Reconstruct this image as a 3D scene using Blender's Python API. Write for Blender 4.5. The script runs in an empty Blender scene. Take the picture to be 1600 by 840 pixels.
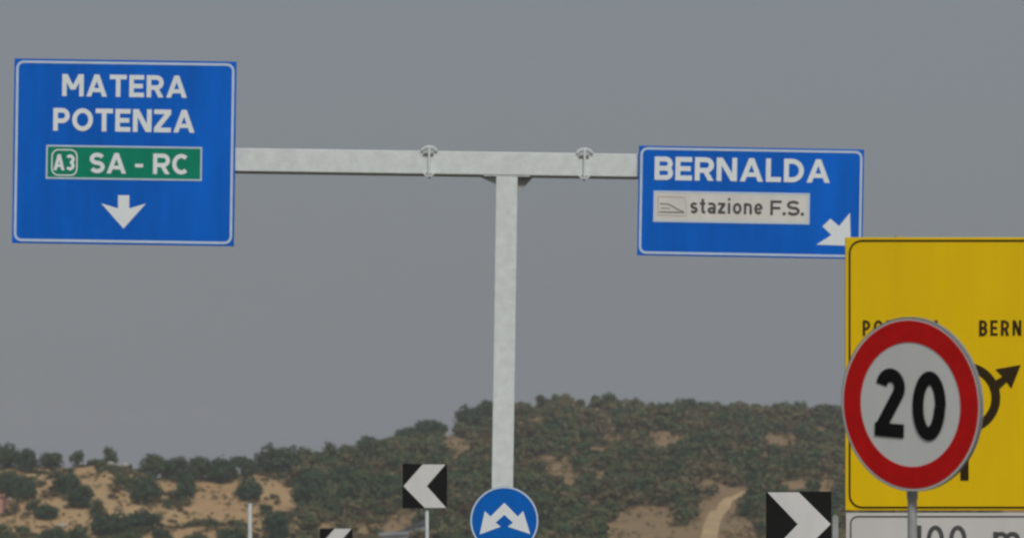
import bpy, bmesh, math, random
import numpy as np
from mathutils import Vector, Matrix

R = math.radians
random.seed(7)
rng = np.random.default_rng(11)
scene = bpy.context.scene
COL = scene.collection

# ------------------------------------------------------------------ camera
F = 5400.0            # focal length in photo pixels (1600 wide)
EYE = 1.5
HOR = 900.0           # row of the horizon (below the frame)
cam_d = bpy.data.cameras.new('camera')
cam = bpy.data.objects.new('camera', cam_d)
COL.objects.link(cam)
cam.location = (0, 0, EYE)
cam.rotation_euler = (R(90), 0, 0)
cam_d.sensor_width = 36
cam_d.lens = 36 * F / 1600
cam_d.shift_y = (HOR - 420) / 1600
cam_d.clip_start = 0.1
cam_d.clip_end = 6000
cam_d.dof.use_dof = True
cam_d.dof.focus_distance = 29.0
cam_d.dof.aperture_fstop = 4.3
scene.camera = cam

# ------------------------------------------------------------------ world, sun, exposure
SUN_EL, SUN_AZ = 40.0, 14.0     # behind the camera, a little to its right
world = bpy.data.worlds.new('World')
scene.world = world
world.use_nodes = True
wn, wl = world.node_tree.nodes, world.node_tree.links
wn.clear()
sky = wn.new('ShaderNodeTexSky')
sky.sky_type = 'NISHITA'
sky.sun_disc = False
sky.sun_elevation = R(SUN_EL)
sky.sun_rotation = R(180 - SUN_AZ)
sky.air_density = 1.5
sky.dust_density = 6.0
mixw = wn.new('ShaderNodeMix'); mixw.data_type = 'RGBA'
mixw.inputs[0].default_value = 0.86
mixw.inputs[7].default_value = (1.96, 2.13, 2.40, 1)
bg = wn.new('ShaderNodeBackground'); bg.inputs[1].default_value = 0.1
wo = wn.new('ShaderNodeOutputWorld')
wl.new(sky.outputs[0], mixw.inputs[6])
wl.new(mixw.outputs[2], bg.inputs[0])
wl.new(bg.outputs[0], wo.inputs[0])

sun_d = bpy.data.lights.new('sun', 'SUN')
sun_d.energy = 1.35
sun_d.angle = R(14)
sun_d.color = (1.0, 0.985, 0.96)
sun = bpy.data.objects.new('sun', sun_d)
COL.objects.link(sun)
to_sun = Vector((math.sin(R(SUN_AZ)) * math.cos(R(SUN_EL)), -math.cos(R(SUN_AZ)) * math.cos(R(SUN_EL)), math.sin(R(SUN_EL))))
sun.rotation_euler = (-to_sun).to_track_quat('-Z', 'Y').to_euler()
sun.location = (0, -20, 60)

scene.view_settings.view_transform = 'Standard'
scene.view_settings.look = 'None'
scene.view_settings.exposure = 0.10
scene.view_settings.gamma = 1.0
scene.cycles.filter_width = 2.4
scene.cycles.volume_bounces = 1

# ------------------------------------------------------------------ materials
def mat(name, col, rough=0.5, var=0.12, scale=3.0, metal=0.0, streak=False, dirt=None, spec=0.4, bump=0.0, space='Object'):
    m = bpy.data.materials.new(name); m.use_nodes = True
    n, l = m.node_tree.nodes, m.node_tree.links
    b = n['Principled BSDF']
    b.inputs['Roughness'].default_value = rough
    b.inputs['Metallic'].default_value = metal
    b.inputs['Specular IOR Level'].default_value = spec
    tc = n.new('ShaderNodeTexCoord')
    mp = n.new('ShaderNodeMapping')
    l.new(tc.outputs[space], mp.inputs[0])
    if streak: mp.inputs['Scale'].default_value = (1, 1, 0.18)
    no = n.new('ShaderNodeTexNoise'); no.inputs['Scale'].default_value = scale; no.inputs['Detail'].default_value = 6
    no.inputs['Roughness'].default_value = 0.65
    l.new(mp.outputs[0], no.inputs[0])
    cr = n.new('ShaderNodeValToRGB')
    c = np.array(col)
    d = np.array(dirt) if dirt is not None else c * (1 - var)
    cr.color_ramp.elements[0].position = 0.3; cr.color_ramp.elements[1].position = 0.7
    cr.color_ramp.elements[0].color = (*d, 1)
    cr.color_ramp.elements[1].color = (*np.minimum(c * (1 + var * 0.6), 1), 1)
    l.new(no.outputs[0], cr.inputs[0])
    l.new(cr.outputs[0], b.inputs['Base Color'])
    if bump:
        bp = n.new('ShaderNodeBump'); bp.inputs['Strength'].default_value = bump; bp.inputs['Distance'].default_value = 0.01
        l.new(no.outputs[0], bp.inputs['Height']); l.new(bp.outputs[0], b.inputs['Normal'])
    return m

M = {}
M['blue'] = mat('blue sheeting', (0.0, 0.150, 0.72), 0.42, 0.24, 1.6, streak=True, spec=0.12)  # large tone blotches paint the sheeting's uneven reflection into its colour
M['blue_d'] = mat('roundel blue sheeting', (0.002, 0.150, 0.62), 0.42, 0.15, 5, spec=0.12)
M['white_l'] = mat('white sheeting', (0.90, 0.97, 1.0), 0.5, 0.06, 4, streak=True)
M['white_w'] = mat('aged white sheeting', (0.80, 0.80, 0.78), 0.5, 0.10, 6, streak=True)
M['white_c'] = mat('white disc sheeting', (0.88, 0.89, 0.86), 0.5, 0.06, 6, streak=True)
M['white_s'] = mat('station panel white', (0.80, 0.79, 0.74), 0.5, 0.10, 5, streak=True)
M['rim'] = mat('pale border', (0.62, 0.76, 0.92), 0.5, 0.1, 5)
M['green'] = mat('green sheeting', (0.0, 0.27, 0.16), 0.45, 0.15, 3, spec=0.15)
M['yellow'] = mat('yellow sheeting', (0.95, 0.62, 0.003), 0.42, 0.13, 1.3, streak=True, spec=0.10)
M['red'] = mat('red sheeting', (0.76, 0.013, 0.012), 0.4, 0.15, 6, spec=0.12)
M['black'] = mat('black print', (0.012, 0.012, 0.012), 0.5, 0.25, 6, spec=0.12)
M['brown'] = mat('weathered black print', (0.04, 0.024, 0.006), 0.5, 0.2, 6, spec=0.12)
M['grey_ink'] = mat('dark grey print', (0.075, 0.08, 0.08), 0.5, 0.2, 6)
M['faded_g'] = mat('faded grey print', (0.24, 0.22, 0.21), 0.6, 0.2, 9)
M['faded'] = mat('faded pink print', (0.60, 0.52, 0.49), 0.6, 0.15, 9)
M['plate'] = mat('white plate', (0.70, 0.69, 0.66), 0.5, 0.08, 2.5, streak=True)
M['zinc'] = mat('galvanised steel', (0.82, 0.88, 0.87), 0.55, 0.08, 9.0, metal=0.0, dirt=(0.69, 0.74, 0.73), bump=0.05)
M['zinc_d'] = mat('dull galvanised steel', (0.42, 0.44, 0.43), 0.55, 0.2, 8, bump=0.05)
M['alu'] = mat('aluminium sheet back', (0.38, 0.39, 0.40), 0.45, 0.12, 4, metal=0.3)
M['concrete'] = mat('concrete', (0.36, 0.35, 0.32), 0.9, 0.25, 5, bump=0.3)
M['asphalt'] = mat('asphalt', (0.055, 0.054, 0.052), 0.85, 0.3, 3, bump=0.3)
M['road_paint'] = mat('road paint', (0.72, 0.72, 0.70), 0.7, 0.25, 3)
M['rock'] = mat('pale rock', (0.52, 0.49, 0.42), 0.9, 0.3, 1.5, bump=0.4)
M['bark'] = mat('bark', (0.10, 0.085, 0.065), 0.9, 0.3, 5, bump=0.4)
M['pinkwall'] = mat('pink plaster', (0.50, 0.27, 0.21), 0.9, 0.15, 1.0)
M['tile'] = mat('clay tile', (0.32, 0.15, 0.09), 0.85, 0.3, 2)
M['shed'] = mat('grey sheet metal', (0.30, 0.33, 0.36), 0.55, 0.2, 1.2, streak=True)
M['shedroof'] = mat('dark sheet metal', (0.07, 0.085, 0.09), 0.6, 0.25, 1.0)
M['pane'] = mat('window glass', (0.03, 0.035, 0.04), 0.1, 0.2, 1)
M['track'] = mat('track soil', (0.60, 0.43, 0.225), 0.95, 0.22, 0.35, bump=0.3, dirt=(0.44, 0.31, 0.17))

def ground_mat(name, c1, c2, c3, s=0.06):
    m = bpy.data.materials.new(name); m.use_nodes = True
    n, l = m.node_tree.nodes, m.node_tree.links
    b = n['Principled BSDF']; b.inputs['Roughness'].default_value = 0.95; b.inputs['Specular IOR Level'].default_value = 0.1
    g = n.new('ShaderNodeNewGeometry')
    n1 = n.new('ShaderNodeTexNoise'); n1.inputs['Scale'].default_value = s; n1.inputs['Detail'].default_value = 7
    n2 = n.new('ShaderNodeTexNoise'); n2.inputs['Scale'].default_value = s * 9; n2.inputs['Detail'].default_value = 6; n2.inputs['Roughness'].default_value = 0.7
    l.new(g.outputs['Position'], n1.inputs[0]); l.new(g.outputs['Position'], n2.inputs[0])
    r1 = n.new('ShaderNodeValToRGB')
    r1.color_ramp.elements[0].position = 0.38; r1.color_ramp.elements[0].color = (*c1, 1)
    r1.color_ramp.elements[1].position = 0.62; r1.color_ramp.elements[1].color = (*c2, 1)
    l.new(n1.outputs[0], r1.inputs[0])
    r2 = n.new('ShaderNodeValToRGB')
    r2.color_ramp.elements[0].position = 0.5; r2.color_ramp.elements[0].color = (0, 0, 0, 1)
    r2.color_ramp.elements[1].position = 0.72; r2.color_ramp.elements[1].color = (0.8, 0.8, 0.8, 1)
    l.new(n2.outputs[0], r2.inputs[0])
    mx = n.new('ShaderNodeMix'); mx.data_type = 'RGBA'
    l.new(r2.outputs[0], mx.inputs[0]); l.new(r1.outputs[0], mx.inputs[6]); mx.inputs[7].default_value = (*c3, 1)
    # the grove soil on the left is a tilled tan field; the hill to the right is greyer, drier ground
    sep = n.new('ShaderNodeSeparateXYZ'); l.new(g.outputs['Position'], sep.inputs[0])
    mr = n.new('ShaderNodeMapRange'); mr.inputs[1].default_value = -34; mr.inputs[2].default_value = -12
    l.new(sep.outputs[0], mr.inputs[0])
    hs = n.new('ShaderNodeHueSaturation'); hs.inputs['Saturation'].default_value = 0.95; hs.inputs['Value'].default_value = 0.62
    l.new(mx.outputs[2], hs.inputs['Color'])
    mx2 = n.new('ShaderNodeMix'); mx2.data_type = 'RGBA'
    l.new(mr.outputs[0], mx2.inputs[0]); l.new(mx.outputs[2], mx2.inputs[6]); l.new(hs.outputs[0], mx2.inputs[7])
    l.new(mx2.outputs[2], b.inputs['Base Color'])
    bp = n.new('ShaderNodeBump'); bp.inputs['Strength'].default_value = 0.6; bp.inputs['Distance'].default_value = 0.3
    l.new(n2.outputs[0], bp.inputs['Height']); l.new(bp.outputs[0], b.inputs['Normal'])
    return m
M['hill'] = ground_mat('dry hill soil', (0.55, 0.345, 0.17), (0.58, 0.40, 0.20), (0.31, 0.235, 0.125))
M['ground'] = ground_mat('dry verge', (0.22, 0.18, 0.10), (0.16, 0.15, 0.08), (0.10, 0.11, 0.05), 0.3)

def leaf_mat(name, cols):
    m = bpy.data.materials.new(name); m.use_nodes = True
    n, l = m.node_tree.nodes, m.node_tree.links
    b = n['Principled BSDF']; b.inputs['Roughness'].default_value = 0.7; b.inputs['Specular IOR Level'].default_value = 0.25
    at = n.new('ShaderNodeAttribute'); at.attribute_name = 'tint'
    oi = n.new('ShaderNodeObjectInfo')
    m1 = n.new('ShaderNodeMath'); m1.operation = 'MULTIPLY_ADD'; m1.inputs[1].default_value = 0.42
    l.new(oi.outputs['Random'], m1.inputs[0]); l.new(at.outputs['Fac'], m1.inputs[2])
    cr = n.new('ShaderNodeValToRGB')
    els = cr.color_ramp.elements
    while len(els) < len(cols): els.new(0.5)
    for i, c in enumerate(cols):
        els[i].position = i / (len(cols) - 1); els[i].color = (*c, 1)
    l.new(m1.outputs[0], cr.inputs[0]); l.new(cr.outputs[0], b.inputs['Base Color'])
    return m
M['olive'] = leaf_mat('olive foliage', [(0.028, 0.062, 0.033), (0.038, 0.078, 0.036), (0.062, 0.098, 0.038), (0.098, 0.118, 0.048)])
M['scrub'] = leaf_mat('scrub foliage', [(0.030, 0.066, 0.032), (0.044, 0.084, 0.036), (0.072, 0.110, 0.040), (0.112, 0.122, 0.050), (0.17, 0.135, 0.066)])
M['dry'] = leaf_mat('dry grass blades', [(0.30, 0.22, 0.11), (0.38, 0.27, 0.13), (0.25, 0.21, 0.10), (0.17, 0.16, 0.075)])

# ------------------------------------------------------------------ object helpers
def tag(o, label=None, cat=None, group=None, kind=None):
    if label: o['label'] = label
    if cat: o['category'] = cat
    if group: o['group'] = group
    if kind: o['kind'] = kind
    return o

def empty(name, loc, rot=(0, 0, 0)):
    o = bpy.data.objects.new(name, None); COL.objects.link(o)
    o.location = loc; o.rotation_euler = rot; o.empty_display_size = 0.2
    return o

def link(name, me, parent=None):
    o = bpy.data.objects.new(name, me); COL.objects.link(o)
    if parent is not None: o.parent = parent
    return o

class MB:
    def __init__(s): s.v = []; s.f = []
    def poly(s, pts): i = len(s.v); s.v += [tuple(p) for p in pts]; s.f.append(tuple(range(i, i + len(pts)))); return s
    def box(s, x0, x1, y0, y1, z0, z1):
        i = len(s.v)
        s.v += [(x, y, z) for z in (z0, z1) for y in (y0, y1) for x in (x0, x1)]
        for q in ((0, 2, 3, 1), (4, 5, 7, 6), (0, 1, 5, 4), (1, 3, 7, 5), (3, 2, 6, 7), (2, 0, 4, 6)):
            s.f.append(tuple(i + k for k in q))
        return s
    def prism(s, pts, y0, y1):       # outline in the XZ plane, extruded from y0 (front) to y1
        i, n = len(s.v), len(pts)
        s.v += [(x, y0, z) for x, z in pts] + [(x, y1, z) for x, z in pts]
        s.f.append(tuple(range(i, i + n))); s.f.append(tuple(range(i + 2 * n - 1, i + n - 1, -1)))
        for k in range(n):
            k2 = (k + 1) % n
            s.f.append((i + k, i + n + k, i + n + k2, i + k2))
        return s
    def ring(s, outer, inner, y0, y1=None):  # same number of points in each outline
        i, n = len(s.v), len(outer)
        s.v += [(x, y0, z) for x, z in outer] + [(x, y0, z) for x, z in inner]
        for k in range(n):
            k2 = (k + 1) % n
            s.f.append((i + k, i + n + k, i + n + k2, i + k2))
        if y1 is not None:
            j = len(s.v)
            s.v += [(x, y1, z) for x, z in outer] + [(x, y1, z) for x, z in inner]
            for k in range(n):
                k2 = (k + 1) % n
                s.f.append((j + k, j + k2, j + n + k2, j + n + k))
                s.f.append((i + k, i + k2, j + k2, j + k)); s.f.append((i + n + k, j + n + k, j + n + k2, i + n + k2))
        return s
    def tube(s, pts, rad, n=14, cap=True):
        pts = [Vector(p) for p in pts]
        if not hasattr(rad, '__len__'): rad = [rad] * len(pts)
        i0 = len(s.v)
        for k, p in enumerate(pts):
            d = (pts[min(k + 1, len(pts) - 1)] - pts[max(k - 1, 0)]).normalized()
            a = d.orthogonal().normalized() if k == 0 else (a - d * a.dot(d)).normalized()
            b = d.cross(a)
            for q in range(n):
                t = 2 * math.pi * q / n
                s.v.append(tuple(p + (a * math.cos(t) + b * math.sin(t)) * rad[k]))
        for k in range(len(pts) - 1):
            for q in range(n):
                q2 = (q + 1) % n
                s.f.append((i0 + k * n + q, i0 + k * n + q2, i0 + (k + 1) * n + q2, i0 + (k + 1) * n + q))
        if cap:
            s.f.append(tuple(i0 + n - 1 - q for q in range(n)))
            e = i0 + (len(pts) - 1) * n
            s.f.append(tuple(e + q for q in range(n)))
        return s
    def build(s, name, m, parent=None, bevel=0, smooth=False, loc=None):
        me = bpy.data.meshes.new(name); me.from_pydata(s.v, [], s.f); me.materials.append(m)
        bm = bmesh.new(); bm.from_mesh(me)
        bmesh.ops.recalc_face_normals(bm, faces=bm.faces)
        if bevel:
            es = [e for e in bm.edges if len(e.link_faces) == 2 and e.calc_face_angle(0) > 0.6]
            bmesh.ops.bevel(bm, geom=es, offset=bevel, segments=2, affect='EDGES', profile=0.6)
        bm.to_mesh(me); bm.free()
        if smooth:
            for p in me.polygons: p.use_smooth = True
            try: me.set_sharp_from_angle(angle=R(40))
            except Exception: pass
        o = link(name, me, parent)
        if loc is not None: o.location = loc
        return o

def flat(name, polys, m, parent, y):
    """printed film: flat polygons facing -Y; every stroke a fraction of a millimetre above the last.
    A word (a list of letters, each a list of polygons) becomes one part per letter"""
    if isinstance(polys[0][0], list):
        return [flat('letter', L, m, parent, y) for L in polys]
    mb = MB()
    for k, p in enumerate(polys):
        mb.poly([(x, y - 0.00015 * k, z) for x, z in p])
    me = bpy.data.meshes.new(name); me.from_pydata(mb.v, [], mb.f); me.materials.append(m)
    bm = bmesh.new(); bm.from_mesh(me)
    for f in bm.faces:
        f.normal_update()
        if f.normal.y > 0: f.normal_flip()
    bm.to_mesh(me); bm.free()
    return link(name, me, parent)

def rrect(x0, x1, z0, z1, r, n=6):
    p = []
    for cx, cz, a in ((x1 - r, z1 - r, 0), (x0 + r, z1 - r, 90), (x0 + r, z0 + r, 180), (x1 - r, z0 + r, 270)):
        for k in range(n + 1):
            t = R(a + 90 * k / n); p.append((cx + r * math.cos(t), cz + r * math.sin(t)))
    return p
def circ(cx, cz, rx, rz=None, n=64):
    rz = rx if rz is None else rz
    return [(cx + rx * math.cos(2 * math.pi * k / n), cz + rz * math.sin(2 * math.pi * k / n)) for k in range(n)]

# ------------------------------------------------------------------ lettering
def arc(cx, cy, rx, ry, a0, a1, n=14):
    return [(cx + rx * math.cos(R(a0 + (a1 - a0) * k / n)), cy + ry * math.sin(R(a0 + (a1 - a0) * k / n))) for k in range(n + 1)]

BASEW = dict(A=.98, B=.76, C=.86, D=.84, E=.70, F=.66, L=.64, M=1.02, N=.86, O=.96, P=.76, R=.80, S=.76, T=.80, Z=.78,
             s=.50, t=.38, a=.56, z=.50, i=.22, o=.60, n=.56, e=.58, m=.92)
BASEW.update({'0': .58, '1': .34, '2': .58, '3': .58, '.': .22, '-': .42, ' ': .34})

def glyph(ch, t, c):
    """centre-line strokes [(points, closed)], filled polygons and width, for cap height 1 and stroke weight t"""
    w = BASEW[ch] * c; h = t / 2; k = t * 1.06
    S, P = [], []
    rect = lambda x0, x1, y0, y1: P.append([(x0, y0), (x1, y0), (x1, y1), (x0, y1)])
    X = 0.70                                                          # x-height
    if ch == 'A':
        P.append([(0, 0), (k, 0), (w / 2 + k / 2, 1), (w / 2 - k / 2, 1)])
        P.append([(w, 0), (w - k, 0), (w / 2 - k / 2, 1), (w / 2 + k / 2, 1)])
        a = k * .5 + (w / 2 - k / 2) * .3; rect(a, w - a, .20, .20 + t * .9)
    elif ch == 'M':
        rect(0, t, 0, 1); rect(w - t, w, 0, 1)
        P.append([(0, 1), (k * 1.1, 1), (w / 2 + k * .5, .30), (w / 2 - k * .5, .30)])
        P.append([(w, 1), (w - k * 1.1, 1), (w / 2 - k * .5, .30), (w / 2 + k * .5, .30)])
    elif ch == 'N':
        rect(0, t, 0, 1); rect(w - t, w, 0, 1)
        P.append([(0, 1), (k * 1.15, 1), (w, 0), (w - k * 1.15, 0)])
    elif ch == 'T': rect(0, w, 1 - t, 1); rect(w / 2 - h, w / 2 + h, 0, 1 - t)
    elif ch == 'E': rect(0, t, 0, 1); rect(t, w, 0, t); rect(t, w, 1 - t, 1); rect(t, w * .92, .5 - h, .5 + h)
    elif ch == 'F': rect(0, t, 0, 1); rect(t, w, 1 - t, 1); rect(t, w * .88, .48 - h, .48 + h)
    elif ch == 'L': rect(0, t, 0, 1); rect(t, w, 0, t)
    elif ch in 'Zz':
        H = 1 if ch == 'Z' else X
        rect(0, w, 0, t); rect(0, w, H - t, H)
        P.append([(0, t), (k * 1.3, t), (w, H - t), (w - k * 1.3, H - t)])
    elif ch in 'PRB':
        rect(0, t, 0, 1)
        yb = .44 if ch != 'B' else .5
        ry = (1 - h - yb) / 2 if ch != 'B' else (1 - h - .5) / 2
        ry = (1 - h - yb) / 2
        rx = min(ry, w - h - t)
        S.append(([(t, 1 - h)] + arc(w - h - rx, yb + ry, rx, ry, 90, -90) + [(t, yb)], False))
        if ch == 'R': P.append([(w * .40, yb), (w * .40 + k, yb), (w, 0), (w - k * 1.1, 0)])
        if ch == 'B':
            ry2 = (yb - h) / 2
            S.append(([(t, yb)] + arc(w + .02 - h - rx, h + ry2, rx, ry2, 90, -90) + [(t, h)], False))
    elif ch == 'D':
        rect(0, t, 0, 1); rx = min(.40, w - h - t)
        S.append(([(t, 1 - h)] + arc(w - h - rx, .5, rx, .5 - h, 90, -90, 18) + [(t, h)], False))
    elif ch in 'O0': S.append((arc(w / 2, .5, w / 2 - h, .5 - h, 0, 360, 36)[:-1], True))
    elif ch == 'C': S.append((arc(w / 2 + .01, .5, w / 2 - h, .5 - h, 48, 312, 26), False))
    elif ch in 'Ss':
        H = 1 if ch == 'S' else X
        r1, r2 = (H - 2 * h) * .245, (H - 2 * h) * .255; rx = w / 2 - h
        S.append((arc(w / 2, H - h - r1, rx, r1, 25, 270, 16) + arc(w / 2, h + r2, rx, r2, 90, -155, 16)[1:], False))
    elif ch == 't':
        rect(w * .28, w * .28 + t, t, .92); rect(0, w, X - t * .9, X)
        P.append([(w * .28, t), (w * .28 + t, t), (w, t), (w, 0), (w * .5, 0)])
    elif ch in 'ae':
        ry, rx = X / 2 - h, w / 2 - h
        if ch == 'e':
            S.append((arc(w / 2, X / 2, rx, ry, 0, 320, 24), False)); rect(h, w - h, X / 2 - h * .8, X / 2 + h * .8)
        else:
            S.append(([(w * .08, X - h)] + arc(w - h - .18, X - h - .16, .18, .16, 90, 0, 6) + [(w - h, 0)], False))
            S.append((arc(w / 2, .21, rx, .21 - h, 0, 360, 18)[:-1], True))
    elif ch == 'i': rect(w / 2 - h, w / 2 + h, 0, X); rect(w / 2 - h, w / 2 + h, .84, .84 + t)
    elif ch == 'o': S.append((arc(w / 2, X / 2, w / 2 - h, X / 2 - h, 0, 360, 24)[:-1], True))
    elif ch in 'nm':
        rect(0, t, 0, X)
        nb = 1 if ch == 'n' else 2
        bw = (w - t) / nb
        for q in range(nb):
            x1 = h + bw * (q + 1); r = min(bw / 2, .24)
            S.append(([(h + bw * q, X - h - r)] + arc(x1 - bw / 2, X - h - r, bw / 2, r, 180, 0, 10)[1:] + [(x1, 0)], False))
    elif ch == '1':
        rect(w - t, w, 0, 1); P.append([(w - t, 1), (w - t, 1 - t * 1.25), (0, .74), (0, .74 + t * .9)])
    elif ch == '2':
        r = w / 2 - h
        S.append((arc(w / 2, 1 - h - r * 1.05, r, r * 1.05, 172, -30, 16) + [(h + .02, t * .75)], False)); rect(0, w, 0, t)
    elif ch == '3':
        r = (1 - 2 * h) / 4; rx = w / 2 - h
        S.append((arc(w / 2, 1 - h - r, rx, r, 150, -90, 14), False)); S.append((arc(w / 2, h + r, rx, r, 90, -150, 14), False))
    elif ch == '.': rect(w / 2 - t * .6, w / 2 + t * .6, 0, t * 1.2)
    elif ch == '-': rect(.03, w - .03, .40 - h, .40 + h)
    return S, P, w

def ribbon(pts, t, closed):
    pts = [Vector(p) for p in pts]; n = len(pts); L, Rr = [], []
    for i, p in enumerate(pts):
        a = pts[i - 1] if (i > 0 or closed) else None
        b = pts[(i + 1) % n] if (i < n - 1 or closed) else None
        d1 = (p - a).normalized() if a is not None else None
        d2 = (b - p).normalized() if b is not None else None
        if d1 is None: d1 = d2
        if d2 is None: d2 = d1
        n1, n2 = Vector((-d1.y, d1.x)), Vector((-d2.y, d2.x))
        m = n1 + n2
        m = m.normalized() if m.length > 1e-6 else n1
        s = min(1 / max(m.dot(n1), .35), 2.0)
        L.append(p + m * s * t / 2); Rr.append(p - m * s * t / 2)
    q = []
    for i in range(n if closed else n - 1):
        j = (i + 1) % n
        q.append([tuple(L[i]), tuple(L[j]), tuple(Rr[j]), tuple(Rr[i])])
    return q

def word(s, x0, zb, cap, width, weight, track=.16):
    """list of polygons in the sign plane; fits `width` by changing the letters' own width, never the stroke"""
    n = len(s)
    c = (width / cap - track * (n - 1)) / sum(BASEW[ch] for ch in s)
    x = 0; word_out = []
    for ch in s:
        S, P, w = glyph(ch, weight, c)
        word_out.append([]); out = word_out[-1]
        for pts, cl in S:
            for q in ribbon(pts, weight, cl): out.append([(x0 + (x + a) * cap, zb + b * cap) for a, b in q])
        for p in P: out.append([(x0 + (x + a) * cap, zb + b * cap) for a, b in p])
        x += w + track
    return word_out

# ------------------------------------------------------------------ image <-> world
def at(px, py, Y): return Vector(((px - 800) / F * Y, Y, EYE + (HOR - py) / F * Y))

class Plane:
    """a sign's own frame: x right, z up, front towards -y; px() takes photo pixels to it"""
    def __init__(s, name, px, py, Y, tilt=0.0, base_z=None):
        s.px0, s.py0, s.Y, s.k, s.t = px, py, Y, Y / F, R(tilt)
        s.root = empty(name, at(px, py, Y), (0, s.t, 0))
    def px(s, px, py):
        u, v = (px - s.px0) * s.k, (s.py0 - py) * s.k
        c, q = math.cos(s.t), math.sin(s.t)
        return (u * c - v * q, u * q + v * c)
    def pts(s, L): return [s.px(*p) for p in L]
    def word(s, txt, px, py, cap, width, weight, track=.16):
        x, z = s.px(px, py)
        return word(txt, x, z, cap * s.k, width * s.k, weight, track)

# ================================================================== hillside
rid = [(-700, 735, 560), (-300, 722, 520), (0, 728, 500), (80, 731, 500), (130, 727, 500), (180, 722, 500), (250, 738, 502), (350, 746, 508),
       (430, 742, 515), (520, 722, 535), (600, 705, 560), (680, 684, 590), (760, 660, 610), (850, 640, 620), (1000, 640, 622),
       (1100, 644, 624), (1200, 650, 626), (1320, 658, 630), (1500, 668, 640), (1900, 690, 660), (2600, 735, 680)]
RX = np.array([(p - 800) / F * y for p, q, y in rid]); RY = np.array([y for p, q, y in rid], float)
RH = np.array([EYE + (HOR - q) / F * y for p, q, y in rid])
HB = 368.0
def wob(x, y):
    return (np.sin(x * .11 + 1.3) * np.sin(y * .083 + .4) + .6 * np.sin(x * .23 + y * .17) + .35 * np.sin(x * .51 - y * .37 + 2.0) + .2 * np.sin(x * .9 + y * .8))
def hz(x, y):
    x = np.asarray(x, float); y = np.asarray(y, float)
    yr, h = np.interp(x, RX, RY), np.interp(x, RX, RH)
    t = (y - HB) / (yr - HB)
    up = np.clip(t, 0, 1) ** 1.12 * h
    dn = h - np.clip(t - 1, 0, None) * 14 - np.clip(t - 1, 0, None) ** 2 * 6
    z = np.where(t <= 1, up, dn)
    n = wob(x, y) * .55 * np.clip(t * 3, 0, 1) * (1 - .92 * np.exp(-((x - 27) / 5.5) ** 2) * np.clip((470 - y) / 20, 0, 1))
    return np.where(t < 0, -0.5 * np.clip(-t * 8, 0, 1), np.maximum(z + n, -0.5))
xs = np.concatenate([np.linspace(-620, -110, 22), np.arange(-107, 108, 1.8), np.linspace(111, 620, 22)])
ys = np.concatenate([np.linspace(340, 366, 5), np.arange(368, 690, 1.8), np.linspace(694, 1000, 24)])
gx, gy = np.meshgrid(xs, ys)
gz = hz(gx, gy)
nx, ny = len(xs), len(ys)
ii = np.arange((ny - 1) * nx).reshape(ny - 1, nx)[:, :-1].ravel()
quads = np.stack([ii, ii + 1, ii + nx + 1, ii + nx], 1)

def np_mesh(name, v, quad, m, tint=None):
    me = bpy.data.meshes.new(name)
    nv, nq = len(v), len(quad)
    me.vertices.add(nv); me.vertices.foreach_set('co', np.ascontiguousarray(v, np.float32).ravel())
    me.loops.add(nq * 4); me.loops.foreach_set('vertex_index', np.ascontiguousarray(quad, np.int32).ravel())
    me.polygons.add(nq)
    me.polygons.foreach_set('loop_start', np.arange(0, nq * 4, 4, dtype=np.int32))
    me.polygons.foreach_set('loop_total', np.full(nq, 4, np.int32))
    if tint is not None:
        a = me.attributes.new('tint', 'FLOAT', 'FACE'); a.data.foreach_set('value', np.ascontiguousarray(tint, np.float32))
    me.materials.append(m); me.update(calc_edges=True); me.validate()
    return me

hill = link('hillside', np_mesh('hillside', np.stack([gx.ravel(), gy.ravel(), gz.ravel()], 1), quads, M['hill']))
tag(hill, kind='structure')
for p in hill.data.polygons: p.use_smooth = True

def on_hill(px, py):
    """where the line of sight through a photo pixel first meets the hillside"""
    Y = np.arange(380, 660, 0.5)
    x = (px - 800) / F * Y
    d = hz(x, Y) - (EYE + (HOR - py) / F * Y)
    k = np.argmax(d >= 0) if (d >= 0).any() else int(np.argmax(d))
    return Vector((x[k], Y[k], float(hz(x[k], Y[k]))))

# flat ground, road and island in front (all below the frame)
g = MB(); g.poly([(-1250, -300, 0), (1250, -300, 0), (1250, 1250, 0), (-1250, 1250, 0)])
tag(g.build('ground', M['ground']), kind='structure')
rd = MB(); Lp, Rp = [], []
for k in range(25):
    s = k / 24
    y = -60 + 150 * s
    bend = max(0, y - 20) ** 2 * .006
    Lp.append((-6.0 - bend, y)); Rp.append((1.3 - bend, y))
for k in range(24): rd.poly([(*Lp[k], .004), (*Rp[k], .004), (*Rp[k + 1], .004), (*Lp[k + 1], .004)])
tag(rd.build('road', M['asphalt']), kind='structure')
ln = MB()
for off, P in ((.18, Lp), (-.30, Rp)):
    for k in range(24):
        (x0, y0), (x1, y1) = P[k], P[k + 1]
        ln.poly([(x0 + off, y0, .008), (x0 + off + .12, y0, .008), (x1 + off + .12, y1, .008), (x1 + off, y1, .008)])
tag(ln.build('road_marking', M['road_paint']), kind='structure')

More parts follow.
